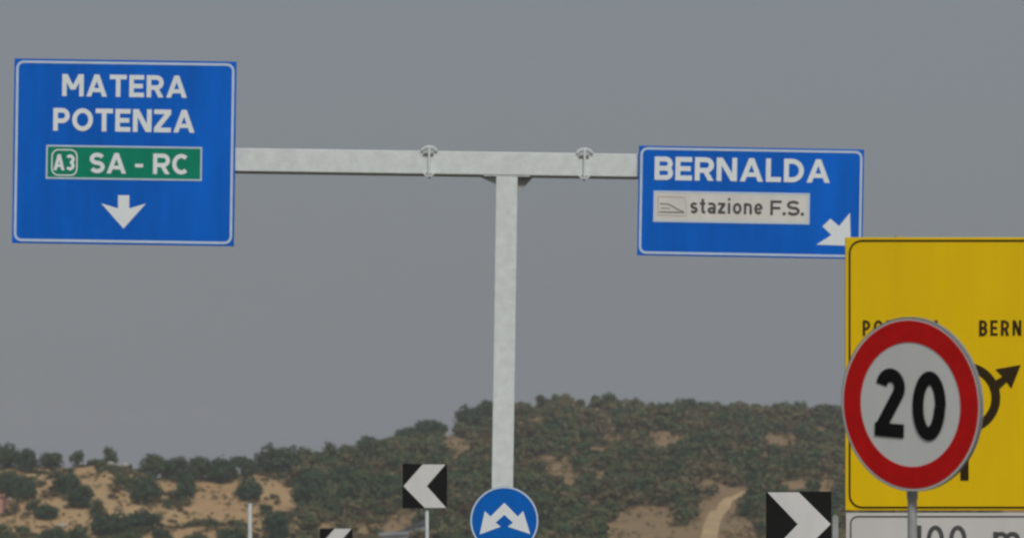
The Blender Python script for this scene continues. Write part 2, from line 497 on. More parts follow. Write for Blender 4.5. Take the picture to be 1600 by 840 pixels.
# dirt track that climbs the hill
tp = [(1106, 862), (1108, 840), (1112, 820), (1120, 803), (1133, 789), (1148, 778), (1163, 770)]
tw = [12.5, 12.5, 12, 11.5, 9.5, 7, 4]
tm = MB(); prev = None
for (px, py), w in zip(tp, tw):
    c = on_hill(px, py); hw = w / F * c.y
    row = []
    for q in np.linspace(-1, 1, 5):
        x = c.x + q * hw * 1.05; row.append((x, c.y, float(hz(x, c.y)) + .16))
    if prev:
        for sub in range(6):
            a0, a1 = sub / 6, (sub + 1) / 6
            rows = []
            for a in (a0, a1):
                rr = []
                for p0, p1 in zip(prev, row):
                    x, y = p0[0] + (p1[0] - p0[0]) * a, p0[1] + (p1[1] - p0[1]) * a
                    rr.append((x, y, float(hz(x, y)) + .16))
                rows.append(rr)
            for i in range(4): tm.poly([rows[0][i], rows[0][i + 1], rows[1][i + 1], rows[1][i]])
    prev = row
tag(tm.build('dirt_track', M['track'], smooth=True), kind='structure')

# ================================================================== gantry
GY, GT = 45.0, 0.84
k = GY / F
base_px = 785.0 - (1080 - 755) * math.tan(R(GT))
gan = empty('sign_gantry', ((base_px - 800) / F * GY, GY, 0), (0, R(GT), 0))
tag(gan, 'tall pale galvanised T-shaped gantry post carrying the two blue direction signs', 'sign gantry')
def gl(px, py):     # photo pixel -> gantry frame
    p = at(px, py, GY); u, v = p.x - gan.location.x, p.z
    c, q = math.cos(R(GT)), math.sin(R(GT))
    return (u * c - v * q, u * q + v * c)
cx, zb_top = gl(791, 239.5); _, zb_bot = gl(791, 275.5)
hb = (zb_top - zb_bot); hd = .15
pw = 33.5 * k / 2
MB().box(-pw, pw, -pw, pw, .03, zb_bot - .017).build('post', M['zinc'], gan, bevel=.012)
bp = MB().box(-.35, .35, -.35, .35, 0, .03).build('base_plate', M['zinc_d'], gan, bevel=.004)
for sx in (-1, 1):
    for sy in (-1, 1):
        MB().tube([(sx * .27, sy * .27, .03), (sx * .27, sy * .27, .09)], .022, 6).build('anchor_bolt', M['zinc_d'], bp)
fx = [gl(671, 253)[0], gl(913, 260)[0]]
xl, xr = gl(60, 235)[0], gl(1300, 262)[0]
for x0, x1 in ((xl, fx[0] - .014), (fx[0] + .014, fx[1] - .014), (fx[1] + .014, xr)):
    MB().box(x0, x1, -hd, hd, zb_bot, zb_top).build('beam', M['zinc'], gan, bevel=.012)
# head plate and gussets under the beam
MB().box(-.30, .30, -.14, .14, zb_bot - .016, zb_bot - .002).build('head_plate', M['zinc'], gan, bevel=.004)
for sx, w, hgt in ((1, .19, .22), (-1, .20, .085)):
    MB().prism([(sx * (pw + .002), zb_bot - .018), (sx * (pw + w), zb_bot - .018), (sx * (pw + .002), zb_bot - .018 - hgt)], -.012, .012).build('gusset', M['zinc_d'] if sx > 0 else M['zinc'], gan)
for x in fx:
    col = MB()
    mz = (zb_top + zb_bot) / 2
    col.box(x - .0135, x + .0135, -hd - .05, hd + .05, zb_bot - .022, zb_top + .05)
    fl = col.build('joint_flange', M['zinc'], gan, bevel=.004)
    # curved stiffener ears above and below the joint, and the flange bolts
    for sgn, zz, rr, hh in ((1, zb_top - .006, .110, .075), (-1, zb_bot + .012, .075, .055)):
        out = [(x + rr * math.cos(R(a)), zz + sgn * hh * math.sin(R(a))) for a in range(0, 181, 30)]
        inn = [(x + rr * .78 * math.cos(R(a)), zz + sgn * hh * .58 * math.sin(R(a))) for a in range(0, 181, 30)]
        eb = MB()
        for q in range(len(out) - 1): eb.prism([out[q], out[q + 1], inn[q + 1], inn[q]], -hd - .04, -hd - .01)
        eb.build('stiffener', M['zinc'], fl)
    for dz in (.115,):
        MB().tube([(x - .075, -hd - .026, mz + dz), (x + .06, -hd - .026, mz + dz)], .017, 6).build('flange_bolt', M['zinc_d'], fl)

def border(pl, x0, x1, z0, z1, r, w, name, m, y):
    MB().ring(rrect(x0, x1, z0, z1, r), rrect(x0 + w, x1 - w, z0 + w, z1 - w, max(r - w, .001)), y).build(name, m, pl.root)

# ---- left direction sign
pl = Plane('direction_sign', 195, 382, GY - .22, GT)
tag(pl.root, 'large blue sign reading MATERA POTENZA with green strip, left end of the gantry', 'road sign')
k = pl.k
W, H = 347 * k, 288 * k
x0, _ = pl.px(20.5, 240); x1 = x0 + W; z0 = 0.0; z1 = H
MB().box(x0, x1, 0, .022, z0, z1).build('panel', M['blue'], pl.root, bevel=.003)
border(pl, x0 + 3 * k, x1 - 3 * k, z0 + 3 * k, z1 - 3 * k, 12 * k, 3.8 * k, 'border', M['rim'], -.003)
flat('place_name', pl.word('MATERA', 97, 150.3, 34.5, 195, .205, .12), M['white_l'], pl.root, -.003)
flat('place_name', pl.word('POTENZA', 83, 204.3, 35.5, 221, .205, .11), M['white_l'], pl.root, -.003)
a = pl.px(71.5, 279.3); b = pl.px(316, 230)
gp = MB().box(a[0], b[0], -.004, -.001, a[1], b[1]).build('motorway_strip', M['green'], pl.root)
w = 2.6 * k
MB().ring([(a[0], a[1]), (b[0], a[1]), (b[0], b[1]), (a[0], b[1])], [(a[0] + w, a[1] + w), (b[0] - w, a[1] + w), (b[0] - w, b[1] - w), (a[0] + w, b[1] - w)], -.007).build('strip_border', M['rim'], gp)
a = pl.px(80, 274.5); b = pl.px(121.5, 233.5)
MB().ring(rrect(a[0], b[0], a[1], b[1], 11 * k), rrect(a[0] + 2 * k, b[0] - 2 * k, a[1] + 2 * k, b[1] - 2 * k, 9 * k), -.007).build('badge_outline', M['white_l'], gp)
flat('badge_text', pl.word('A', 83.5, 266, 25, 17.5, .19, 0) + pl.word('3', 102.5, 266.3, 25, 14, .19, 0), M['white_l'], gp, -.007)
flat('strip_text', pl.word('SA', 140, 270.6, 32, 57, .205, .09), M['white_l'], gp, -.007)
flat('strip_text', pl.word('-', 210, 271.5, 32, 14.5, .17, 0), M['white_l'], gp, -.007)
flat('strip_text', pl.word('RC', 239, 272, 32, 58, .205, .10), M['white_l'], gp, -.007)
flat('arrow', [pl.pts([(184.5, 305), (202, 305), (202, 325.5), (228, 318), (193, 357), (158, 317.5), (184.5, 325.5)])], M['white_l'], pl.root, -.003)
for zz in (.35, 1.0, 1.5):
    MB().box(x0 + .1, x1 - .1, .023, .062, zz, zz + .05).build('back_rail', M['alu'], pl.root)

# ---- right direction sign
pl = Plane('direction_sign', 1171, 401.5, GY - .22, 1.0)
tag(pl.root, 'smaller blue sign reading BERNALDA with white stazione F.S. strip, right end of the gantry', 'road sign')
k = pl.k
W, H = 352 * k, 171 * k
x0, _ = pl.px(997, 310); x1 = x0 + W; z0 = 0; z1 = H
MB().box(x0, x1, 0, .022, z0, z1).build('panel', M['blue'], pl.root, bevel=.003)
border(pl, x0 + 2.5 * k, x1 - 2.5 * k, z0 + 2.5 * k, z1 - 2.5 * k, 11 * k, 3.6 * k, 'border', M['rim'], -.003)
flat('place_name', pl.word('BERNALDA', 1022.5, 281, 36.5, 274, .21, .12), M['white_l'], pl.root, -.003)
a = pl.px(1020.5, 346.5); b = pl.px(1265.5, 302)
sp = MB().box(a[0], b[0], -.004, -.001, a[1], b[1]).build('station_strip', M['white_s'], pl.root)
w = 3 * k
MB().ring([(a[0], a[1]), (b[0], a[1]), (b[0], b[1]), (a[0], b[1])], [(a[0] + w, a[1] + w), (b[0] - w, a[1] + w), (b[0] - w, b[1] - w), (a[0] + w, b[1] - w)], -.006).build('strip_border', M['rim'], sp)
flat('strip_text', pl.word('stazione', 1078.5, 333, 24.5, 113, .16, .14), M['grey_ink'], sp, -.007)
flat('strip_text', pl.word('F.S.', 1203.5, 336, 23, 53, .175, .05), M['grey_ink'], sp, -.007)
tr = []
for q, t in (([(1031, 318.5), (1042, 318.5), (1050, 321.5), (1058, 327), (1068, 330.5)], 1.8), ([(1030, 331), (1069, 332)], 2.0), ([(1032, 325), (1047, 325.5)], 1.2)):
    tr += ribbon(pl.pts(q), t * k, False)
flat('train_symbol', tr, M['faded_g'], sp, -.007)
flat('symbol_frame', ribbon(pl.pts([(1028, 307), (1068, 308), (1072, 316), (1072, 337), (1028, 336)]), 1.0 * k, True), M['faded'], sp, -.0075)
flat('arrow', [pl.pts([(1328, 332.5), (1311, 353), (1297.5, 341.5), (1285, 353.5), (1299, 367), (1275.5, 382), (1329.5, 384)])], M['white_l'], pl.root, -.003)
for zz in (.25, .75, 1.0):
    MB().box(x0 + .1, x1 - .1, .023, .062, zz, zz + .05).build('back_rail', M['alu'], pl.root)

# ================================================================== posts on the ground
def pole(parent, px, pz_top, radius, m, y=0.06, name='pole'):
    """round pole in the sign's frame, from the given height down to the ground"""
    zg = -parent.location.z
    o = MB().tube([(px, y, zg), (px, y, pz_top)], radius, 16).build(name, m, parent, smooth=True)
    return o

# ---- chevron boards (black with a white arrow head)
def chevron(label, px0, px1, py0, px_pole, pole_w, Y, right, arr):
    s = (px1 - px0)
    pl = Plane('chevron_sign', (px0 + px1) / 2, py0 + s, Y)
    tag(pl.root, label, 'chevron sign', 'black and white chevron boards')
    k = pl.k; h = s * k / 2
    MB().prism(rrect(-h, h, 0, 2 * h, .012, 3), 0, .02).build('board', M['black'], pl.root)
    flat('chevron', [[(-h + a * 2 * h, 2 * h - b * 2 * h) for a, b in arr]], M['white_w'], pl.root, -.003)
    xp = (px_pole - (px0 + px1) / 2) * k
    pole(pl.root, xp, 2 * h - .06, pole_w * k / 2, M['zinc'])
    for zz in (.2, .75):
        MB().box(xp - .06, xp + .06, .021, .055, 2 * h * zz - .02, 2 * h * zz + .02).build('clamp', M['zinc_d'], pl.root)
AL = [(.45, .012), (.965, .012), (.545, .50), (.985, .988), (.50, .988), (.02, .50)]
AR = [(.02, .012), (.50, .012), (.99, .50), (.50, .988), (.02, .988), (.485, .50)]
chevron('chevron board with left-pointing white arrow head, on thin pole beside the gantry post', 629, 698.5, 724, 667, 6, 46.0, False, AL)
chevron('largest chevron board, white arrow head pointing right, by the yellow sign', 1197, 1299, 767, 1248, 9, 32.0, True, AR)
chevron('small chevron board cut by the bottom edge, leftmost of the three chevron boards', 499.5, 551, 824.5, 526, 5, 62.0, False, AL)

# ---- blue roundel with two arrows
pl = Plane('mandatory_sign', 788, 866, 30.0)
tag(pl.root, 'round blue sign with two white downward arrows, in front of the gantry post foot', 'road sign')
k = pl.k; r = 53.5 * k; cz = r
MB().prism(circ(0, cz, r), 0, .02).build('disc', M['blue_d'], pl.root)
MB().ring(circ(0, cz, r * .995), circ(0, cz, r * .945), -.003).build('border', M['rim'], pl.root)
ar = [(788, 784.5), (809, 806), (817.5, 797.5), (828.5, 833.5), (793.5, 822), (801.5, 815.5), (788, 803.5), (774.5, 815.5), (782.5, 822), (749.5, 834), (757.5, 797.5), (766.5, 806)]
flat('arrows', [pl.pts(ar)], M['white_l'], pl.root, -.003)
pole(pl.root, 0, 2 * r - .05, .03, M['zinc'], .055)
MB().box(-.07, .07, .021, .05, cz - .02, cz + .02).build('clamp', M['zinc_d'], pl.root)

# ---- yellow roundabout diversion sign with its white distance plate
pl = Plane('roundabout_sign', 1511, 796.5, 21.0)
tag(pl.root, 'yellow roundabout diagram sign reading POTENZA and BERNALDA, behind the red-rimmed 20 sign', 'road sign')
k = pl.k
x0, z1 = pl.px(1321, 370.5); x1 = -x0; z0 = 0
MB().box(x0, x1, 0, .024, z0, z1).build('panel', M['yellow'], pl.root, bevel=.004)
border(pl, x0 + 5 * k, x1 - 5 * k, z0 + 3 * k, z1 - 4 * k, 21 * k, 3.0 * k, 'border', M['brown'], -.003)
flat('place_name', pl.word('POTENZA', 1348, 524, 24, 122, .155, .22), M['brown'], pl.root, -.003)
flat('place_name', pl.word('BERNALDA', 1530, 524, 24, 142, .165, .22), M['brown'], pl.root, -.003)
ring_c = pl.px(1508, 621)
dg = MB()
dg.ring(circ(ring_c[0], ring_c[1], 55 * k), circ(ring_c[0], ring_c[1], 41 * k), -.003)
for sg in (1, -1):
    f = lambda L: [(sg * a, b) for a, b in pl.pts(L)]
    for p in ([(1549, 596), (1562, 588), (1574, 598), (1566, 607), (1560, 612)], ):
        pass
    arrow = f([(1546, 599), (1566, 588), (1555, 576.5), (1595, 569.5), (1580, 607), (1573, 596.5), (1557, 612)])
    dg.poly([(a, -.0033, b) for a, b in arrow])
st = pl.pts([(1500.5, 750), (1513.5, 750), (1513.5, 673), (1500.5, 673)])
dg.poly([(a, -.0033, b) for a, b in st])
dg.build('roundabout_diagram', M['brown'], pl.root)
# distance plate below
px0, pz1 = pl.px(1322, 800.5); _, pz0 = pl.px(1322, 884)
pt = MB().box(px0, -px0, .001, .023, pz0, pz1).build('distance_plate', M['plate'], pl.root, bevel=.003)
MB().ring(rrect(px0 + 6 * k, -px0 - 6 * k, pz0 + 6 * k, pz1 - 4.5 * k, 12 * k), rrect(px0 + 8.3 * k, -px0 - 8.3 * k, pz0 + 8.3 * k, pz1 - 6.8 * k, 10 * k), -.002).build('plate_border', M['grey_ink'], pt)
flat('plate_text', pl.word('100', 1424, 862, 42, 86, .155, .2), M['grey_ink'], pt, -.002)
flat('plate_text', pl.word('m', 1552, 862, 46, 42, .14, 0), M['grey_ink'], pt, -.002)
for sx in (-1, 1):
    pole(pl.root, sx * .40, z1 - .12, .03, M['zinc'], .07)
for zz in (.25, 1.1):
    MB().box(x0 + .1, x1 - .1, .025, .04, zz, zz + .05).build('back_rail', M['alu'], pl.root)
tz = pl.px(1405, 370.5)
MB().tube([(tz[0], .03, tz[1] - .06), (tz[0], .03, tz[1] + .012)], .024, 10).build('pole_cap', M['zinc_d'], pl.root)

# ---- 20 speed limit sign, its disc turned to the left and slipped round a little on its clamp
Y = 18.0; k = Y / F
p = at(1425.5, 840, Y)
sp = empty('speed_limit_sign', (p.x, Y, 0))
tag(sp, 'round red-rimmed white sign reading 20 on a grey pole, in front of the yellow sign', 'road sign')
pole(sp, 0, at(0, 700, Y).z, 7.4 * k, M['zinc_d'], 0, 'pole')
Rr = 135 * k
zc = at(0, 633.5, Y).z
turn, slip = 44.0, 5.8
me_rot = Matrix.Rotation(R(-turn), 4, 'Z') @ Matrix.Rotation(R(5.5), 4, 'X') @ Matrix.Rotation(R(slip), 4, 'Y')
def dchild(o):
    o.matrix_local = Matrix.Translation((-.026, -.13, zc)) @ me_rot
    return o
d = dchild(MB().prism(circ(0, 0, Rr, n=72), 0, .016).build('disc', M['white_c'], sp))
rim = MB().ring(circ(0, 0, Rr * 1.002, n=72), circ(0, 0, Rr * .99, n=72), -.002, .020).build('rim', M['alu'], d)
MB().ring(circ(0, 0, Rr * .965, n=72), circ(0, 0, Rr * .715, n=72), -.003).build('red_ring', M['red'], d)
cap = 107 * k; ck = k / .805
flat('numeral', word('2', -54 * ck, -.50 * cap + .002, cap, 46 * ck, .20), M['black'], d, -.003)
flat('numeral', word('0', 4.5 * ck, -.50 * cap + .002, cap, 51 * ck, .195), M['black'], d, -.003)
dchild(MB().box(-.05, .05, .022, .06, -.25, -.21).build('clamp', M['zinc_d'], sp))
MB().tube([(0, 0, zc - Rr - .035), (0, 0, zc - Rr + .03)], .029, 14).build('collar', M['zinc_d'], sp)

# ---- thin pale post far left and the grey twin post by the yellow sign
p = at(390.5, 840, 58.0)
mp = empty('marker_post', (p.x, 58.0, 0))
tag(mp, 'thin pale grey post standing alone in front of the bare slope', 'post')
zt = at(0, 786, 58.0).z
MB().tube([(0, 0, 0), (0, 0, zt - .03)], .034, 12).build('post', M['zinc'], mp, smooth=True)
MB().tube([(0, 0, zt - .03), (0, 0, zt)], .042, 12).build('cap', M['zinc'], mp, smooth=True)
p = at(1305, 840, 38.0)
gp_ = empty('fence_post', (p.x, 38.0, 0))
tag(gp_, 'blurred dull grey post between the largest chevron board and the white distance plate', 'post')
zt = at(0, 803, 38.0).z
MB().box(-.033, .033, -.03, .03, 0, zt - .03).build('post', M['zinc_d'], gp_, bevel=.006)
MB().prism([(-.035, zt - .03), (.035, zt - .03), (.0, zt)], -.032, .032).build('cap', M['zinc_d'], gp_)

# ================================================================== small buildings and rocks
def shed():
    c = on_hill(630, 846); Y = c.y; k = Y / F
    r = empty('shed', (c.x, Y, c.z - .4))
    tag(r, 'small grey corrugated metal shed with dark sloping roof, behind the left-pointing chevron pole', 'shed')
    base = EYE + (HOR - 0) / F * Y - (c.z - .4)
    z = lambda py: base - py / F * Y
    x = lambda px: (px - 630) * k
    xa, xb = x(595), x(668)
    n = 12
    MB().prism([(xa, -.3), (xb, -.3), (xb, z(820)), (x(640), z(826)), (xa, z(835))], 0, 2.6).build('wall', M['shed'], r)
    for q in range(n):
        xx = xa + (xb - xa) * (q + .5) / n
        top = z(835) + (z(820) - z(835)) * (xx - xa) / (xb - xa)
        MB().box(xx - .06, xx + .06, -.05, -.001, -.3, top - .12).build('corrugation', M['shed'], r)
    MB().prism([(x(608), z(834)), (x(640), z(822)), (x(669), z(808)), (x(669), z(818.5)), (x(640), z(825)), (x(608), z(837))], -.25, 2.9).build('roof', M['shedroof'], r)
    MB().prism([(x(592), z(831)), (x(636), z(829.5)), (x(640), z(834)), (x(592), z(837))], -.35, -.26).build('fascia', M['shed'], r)
shed()
def house():
    c = on_hill(-34, 800); Y = c.y; k = Y / F
    r = empty('house', (c.x, Y, c.z - .3))
    tag(r, 'low pink walled house at the left edge of the slope', 'house')
    w = 38 * k; h = 27 * k
    MB().box(-w, w, 0, 4, 0, h).build('wall', M['pinkwall'], r)
    MB().poly([(-w - .2, -.25, h), (w + .2, -.25, h), (w + .2, 2, h + .5), (-w - .2, 2, h + .5)]).poly([(-w - .2, 4.25, h), (-w - .2, 2, h + .5), (w + .2, 2, h + .5), (w + .2, 4.25, h)]).build('roof', M['tile'], r)
    MB().box(-.5, .4, -.03, -.002, .1, 1.8).build('door', M['bark'], r)
    for xx in (-1.9, 1.3):
        wf = MB().box(xx - .4, xx + .4, -.04, -.002, .8, 1.6).build('window', M['white_w'], r)
        MB().box(xx - .32, xx + .32, -.046, -.041, .88, 1.52).build('pane', M['pane'], wf)
house()
def boulder(px, py, w, h, label):
    c = on_hill(px, py); k = c.y / F
    bm = bmesh.new(); bmesh.ops.create_icosphere(bm, subdivisions=2, radius=1)
    for v in bm.verts:
        n = wob(v.co.x * 14 + px, v.co.y * 14 + v.co.z * 9)
        v.co *= 1 + .13 * float(n)
        v.co = Vector((v.co.x * w * k / 2, v.co.y * w * k / 2, v.co.z * h * k / 2))
    me = bpy.data.meshes.new('boulder'); bm.to_mesh(me); bm.free(); me.materials.append(M['rock'])
    o = link('boulder', me); o.location = (c.x, c.y, c.z + h * k * .3)
    tag(o, label, 'rock', 'pale rocks on the hillside')
boulder(195, 715, 11, 10, 'pale rock on the left ridge line beside a tiny dark tree')
boulder(173, 727, 14, 8, 'pale rock just below the left ridge under the tall narrow tree')
boulder(15, 782, 16, 7, 'pale rock under the trees near the left edge by the pink house')
boulder(482, 806, 20, 5, 'flat pale rock at the foot of the dense bushes above the smallest chevron')
boulder(552, 793, 22, 5, 'flat pale rock among dark bushes left of the gantry side chevron')
boulder(96, 822, 18, 7, 'pale rock between bushes low on the left slope')

# ================================================================== vegetation
def leaf_cloud(seed, nclump, nleaf, size, zlo=.2, zhi=.97, wid=.5, cr=(.14, .22), tint=(0, .5), top_bias=0.0):
    r = np.random.default_rng(seed)
    c = []
    while len(c) < nclump:
        p = r.uniform(-1, 1, 3)
        q = np.linalg.norm(p)
        if q > 1 or q < .35: continue
        c.append(p)
    c = np.array(c)
    rad = r.uniform(*cr, nclump)
    hh = (zhi - zlo) / 2
    cen = np.stack([c[:, 0] * (wid - rad), c[:, 1] * (wid - rad), zlo + hh + c[:, 2] * np.maximum(hh - rad, .02)], 1)
    ct = r.uniform(*tint, nclump)
    idx = r.integers(0, nclump, nleaf)
    d = r.normal(size=(nleaf, 3)); d /= np.linalg.norm(d, axis=1)[:, None]
    pos = cen[idx] + d * (rad[idx] * r.uniform(.55, 1.08, nleaf))[:, None]
    nrm = d + r.normal(size=(nleaf, 3)) * .34; nrm /= np.linalg.norm(nrm, axis=1)[:, None]
    u = np.cross(nrm, r.normal(size=(nleaf, 3))); u /= np.linalg.norm(u, axis=1)[:, None]
    v = np.cross(nrm, u)
    s = r.uniform(.6, 1.25, nleaf) * size
    u *= s[:, None]; v *= (s * r.uniform(.45, .8, nleaf))[:, None]
    vv = np.stack([pos - u, pos - v * .9 + u * .1, pos + u, pos + v], 1).reshape(-1, 3)
    qd = np.arange(nleaf * 4).reshape(-1, 4)
    return vv, qd, np.clip(ct[idx] + r.normal(size=nleaf) * .06, 0, 1)

def trunk_mesh(seed, spread=.22, zt=.62):
    r = random.Random(seed); mb = MB()
    mb.tube([(0, 0, -.08), (.02, .0, .1), (r.uniform(-.04, .04), .02, .26)], [.055, .042, .034], 7)
    for q in range(4):
        a = q * 1.57 + r.uniform(-.5, .5); s = spread * r.uniform(.7, 1.2)
        mb.tube([(0, .01, .2), (math.cos(a) * s * .5, math.sin(a) * s * .5, .2 + (zt - .2) * .5), (math.cos(a) * s, math.sin(a) * s, zt)], [.026, .018, .008], 6)
    me = bpy.data.meshes.new('trunk'); me.from_pydata(mb.v, [], mb.f); me.materials.append(M['bark'])
    return me
kinds = {
    'round': [(leaf_cloud(s, 24, 1500, .054, .0, 1.0, .56, cr=(.15, .24), tint=(0, .42)), trunk_mesh(s)) for s in (1, 2, 3, 4)],
    'airy': [(leaf_cloud(s, 14, 620, .058, .05, 1.0, .54, cr=(.12, .22), tint=(.15, .6)), trunk_mesh(s, .26, .75)) for s in (5, 6)],
    'bushy': [(leaf_cloud(s, 20, 850, .055, .0, .98, .55, cr=(.13, .24), tint=(.1, .6)), trunk_mesh(s)) for s in (7, 8, 9)],
}
protos = {kn: [(np_mesh('crown', *lc[:2], M['olive'], lc[2]), tm_) for lc, tm_ in L] for kn, L in kinds.items()}
made = {}
def tree(px, py, w, h, kind, label, group=None, name='olive_tree'):
    """px, py: foot of the tree in the photograph; w, h its size there"""
    c = on_hill(px, py); k = c.y / F
    i = random.randrange(len(protos[kind]))
    cr, tk = protos[kind][i]
    if (name, kind, i) not in made:
        r = empty(name, (0, 0, 0)); t = link('trunk', tk, r); cc = link('crown', cr, r)
        made[(name, kind, i)] = (r, t, cc)
    else:
        r0, t0, c0 = made[(name, kind, i)]
        r = r0.copy(); COL.objects.link(r)
        for ch in (t0, c0):
            d = ch.copy(); COL.objects.link(d); d.parent = r
        if 'group' in r.keys(): del r['group']
    if kind != 'airy': w *= 1.26; h *= 1.2
    r.location = (c.x, c.y, c.z - (.4 if kind == 'airy' else .55)); r.rotation_euler = (0, 0, random.uniform(0, 6.28)); r.scale = (w * k, w * k, h * k)
    tag(r, label, 'tree', group)

RIDGE = 'trees along the left ridge'
tree(8, 732, 50, 40, 'round', 'broad dark tree on the ridge cut by the left edge of the photo', RIDGE)
tree(40, 738, 34, 38, 'round', 'dark round tree on the left ridge, touching the broad one at the edge', RIDGE)
tree(80, 732, 36, 30, 'round', 'low dome shaped dark tree standing free on the left ridge', RIDGE)
tree(121, 730, 28, 36, 'airy', 'ragged thin tree leaning on the left ridge between the dome and the tall one', RIDGE)
tree(171, 726, 26, 38, 'airy', 'tall narrow tree sticking up highest on the left ridge', RIDGE)
tree(204, 718, 8, 15, 'airy', 'tiny dark tree beside a pale rock on the left ridge', RIDGE, 'sapling')
tree(238, 742, 44, 36, 'round', 'spreading dark tree where the left ridge dips, right of the tiny tree', RIDGE)
tree(275, 748, 46, 38, 'round', 'dark tree in the hollow of the left ridge', RIDGE)
tree(313, 752, 38, 40, 'round', 'dark tree on the ridge above the bright bare patch, left one', RIDGE)
tree(347, 756, 42, 46, 'round', 'tall dark tree on the ridge above the bright bare patch, right one', RIDGE)
tree(384, 750, 40, 46, 'bushy', 'brownish green tree on the ridge left of the big round tree', RIDGE)
tree(436, 746, 64, 54, 'round', 'biggest round dark tree on the ridge above the bare tan slope', RIDGE)
tree(474, 730, 34, 38, 'bushy', 'tree touching the right side of the biggest round ridge tree', RIDGE)
tree(516, 732, 38, 46, 'bushy', 'upright tree on the ridge left of the chevron board', RIDGE)
tree(548, 728, 36, 36, 'bushy', 'rounded tree on the rising ridge right of the upright one', RIDGE)
tree(578, 722, 48, 42, 'round', 'wide dark tree on the rising ridge above and left of the chevron board', RIDGE)
tree(612, 706, 36, 30, 'bushy', 'low bushy tree on the rising ridge above the left chevron board', RIDGE)
tree(640, 692, 40, 30, 'round', 'dark tree on the rising ridge directly above the chevron board', RIDGE)
tree(670, 680, 46, 32, 'round', 'domed black-green tree on the skyline above the chevron board', RIDGE)
tree(737, 668, 44, 38, 'round', 'dark tree on the skyline just left of the gantry post', RIDGE)
tree(762, 660, 38, 36, 'round', 'dark tree on the skyline half hidden by the gantry post', RIDGE)
SL = 'olive trees dotted over the bare tan slope'
tree(10, 780, 54, 42, 'round', 'wide dark olive tree at the left edge above the pink house', SL)
tree(36, 784, 36, 40, 'round', 'dark olive tree right of the wide one at the left edge', SL)
tree(86, 746, 26, 18, 'bushy', 'small green bush right under the free standing ridge dome', SL)
tree(103, 772, 40, 34, 'round', 'olive tree upper one of the slanting row on the left slope', SL)
tree(128, 793, 42, 38, 'round', 'olive tree middle one of the slanting row on the left slope', SL)
tree(152, 805, 30, 30, 'bushy', 'olive tree lowest of the slanting row on the left slope', SL)
tree(54, 796, 30, 24, 'bushy', 'green bush below the dark trees near the left edge', SL)
tree(72, 812, 36, 28, 'round', 'green olive bush on the lower left slope beside a bare strip', SL)
tree(226, 790, 42, 54, 'round', 'tall dark olive tree in the middle of the left slope', SL)
tree(205, 765, 32, 26, 'bushy', 'greyish bush touching the tall dark olive in mid slope', SL)
tree(186, 756, 28, 24, 'bushy', 'brownish bush below the left ridge under the pale rocks', SL)
tree(290, 788, 32, 50, 'round', 'dark olive tree hanging below the ridge left of the bright bare patch', SL)
tree(264, 795, 22, 24, 'airy', 'small brown half dry bush on the tan slope', SL)
tree(388, 784, 44, 38, 'round', 'lone olive tree standing above the thin pale post', SL)
tree(294, 824, 16, 16, 'airy', 'tiny bush alone on the bare tan slope left of the pale post', SL)
tree(330, 826, 26, 26, 'airy', 'yellowish thin bush on the bare tan slope near the pale post', SL)
tree(362, 850, 44, 32, 'round', 'green bush at the bottom edge just left of the pale post', SL)
tree(432, 846, 42, 46, 'round', 'bright green tree at the bottom edge right of the pale post', SL)
tree(172, 838, 54, 44, 'round', 'wide dark green tree low on the left slope', SL)
tree(222, 830, 56, 36, 'round', 'broad dark green tree low on the left slope, right of the wide one', SL)
tree(250, 846, 40, 30, 'bushy', 'bush at the bottom edge below the broad green tree', SL)
tree(122, 850, 46, 36, 'bushy', 'dark bush at the bottom edge left of the wide green tree', SL)
tree(84, 852, 44, 32, 'round', 'bush at the bottom edge beside the pale rock', SL)
tree(6, 850, 30, 38, 'bushy', 'bush in the lower left corner of the photo', SL)
tree(38, 842, 22, 26, 'airy', 'thin small bush near the lower left corner', SL)
tree(203, 848, 36, 26, 'bushy', 'low bush at the bottom edge between the two broad green trees', SL)
tree(305, 850, 34, 24, 'bushy', 'low bush at the bottom edge on the bare tan slope', SL)
tree(482, 800, 56, 66, 'round', 'large dark tree at the right border of the bare tan slope', SL)
tree(512, 812, 46, 52, 'bushy', 'dark tree behind the smallest chevron, right of the large border tree', SL)
tree(556, 792, 56, 60, 'round', 'large dark tree in the thicket left of the chevron board', SL)
tree(600, 788, 54, 56, 'bushy', 'green tree in the thicket touching the left chevron board', SL)
tree(492, 764, 40, 36, 'bushy', 'olive green tree in the thicket under the upright ridge tree', SL)
tree(534, 762, 42, 36, 'round', 'grey green tree in the thicket under the rounded ridge tree', SL)

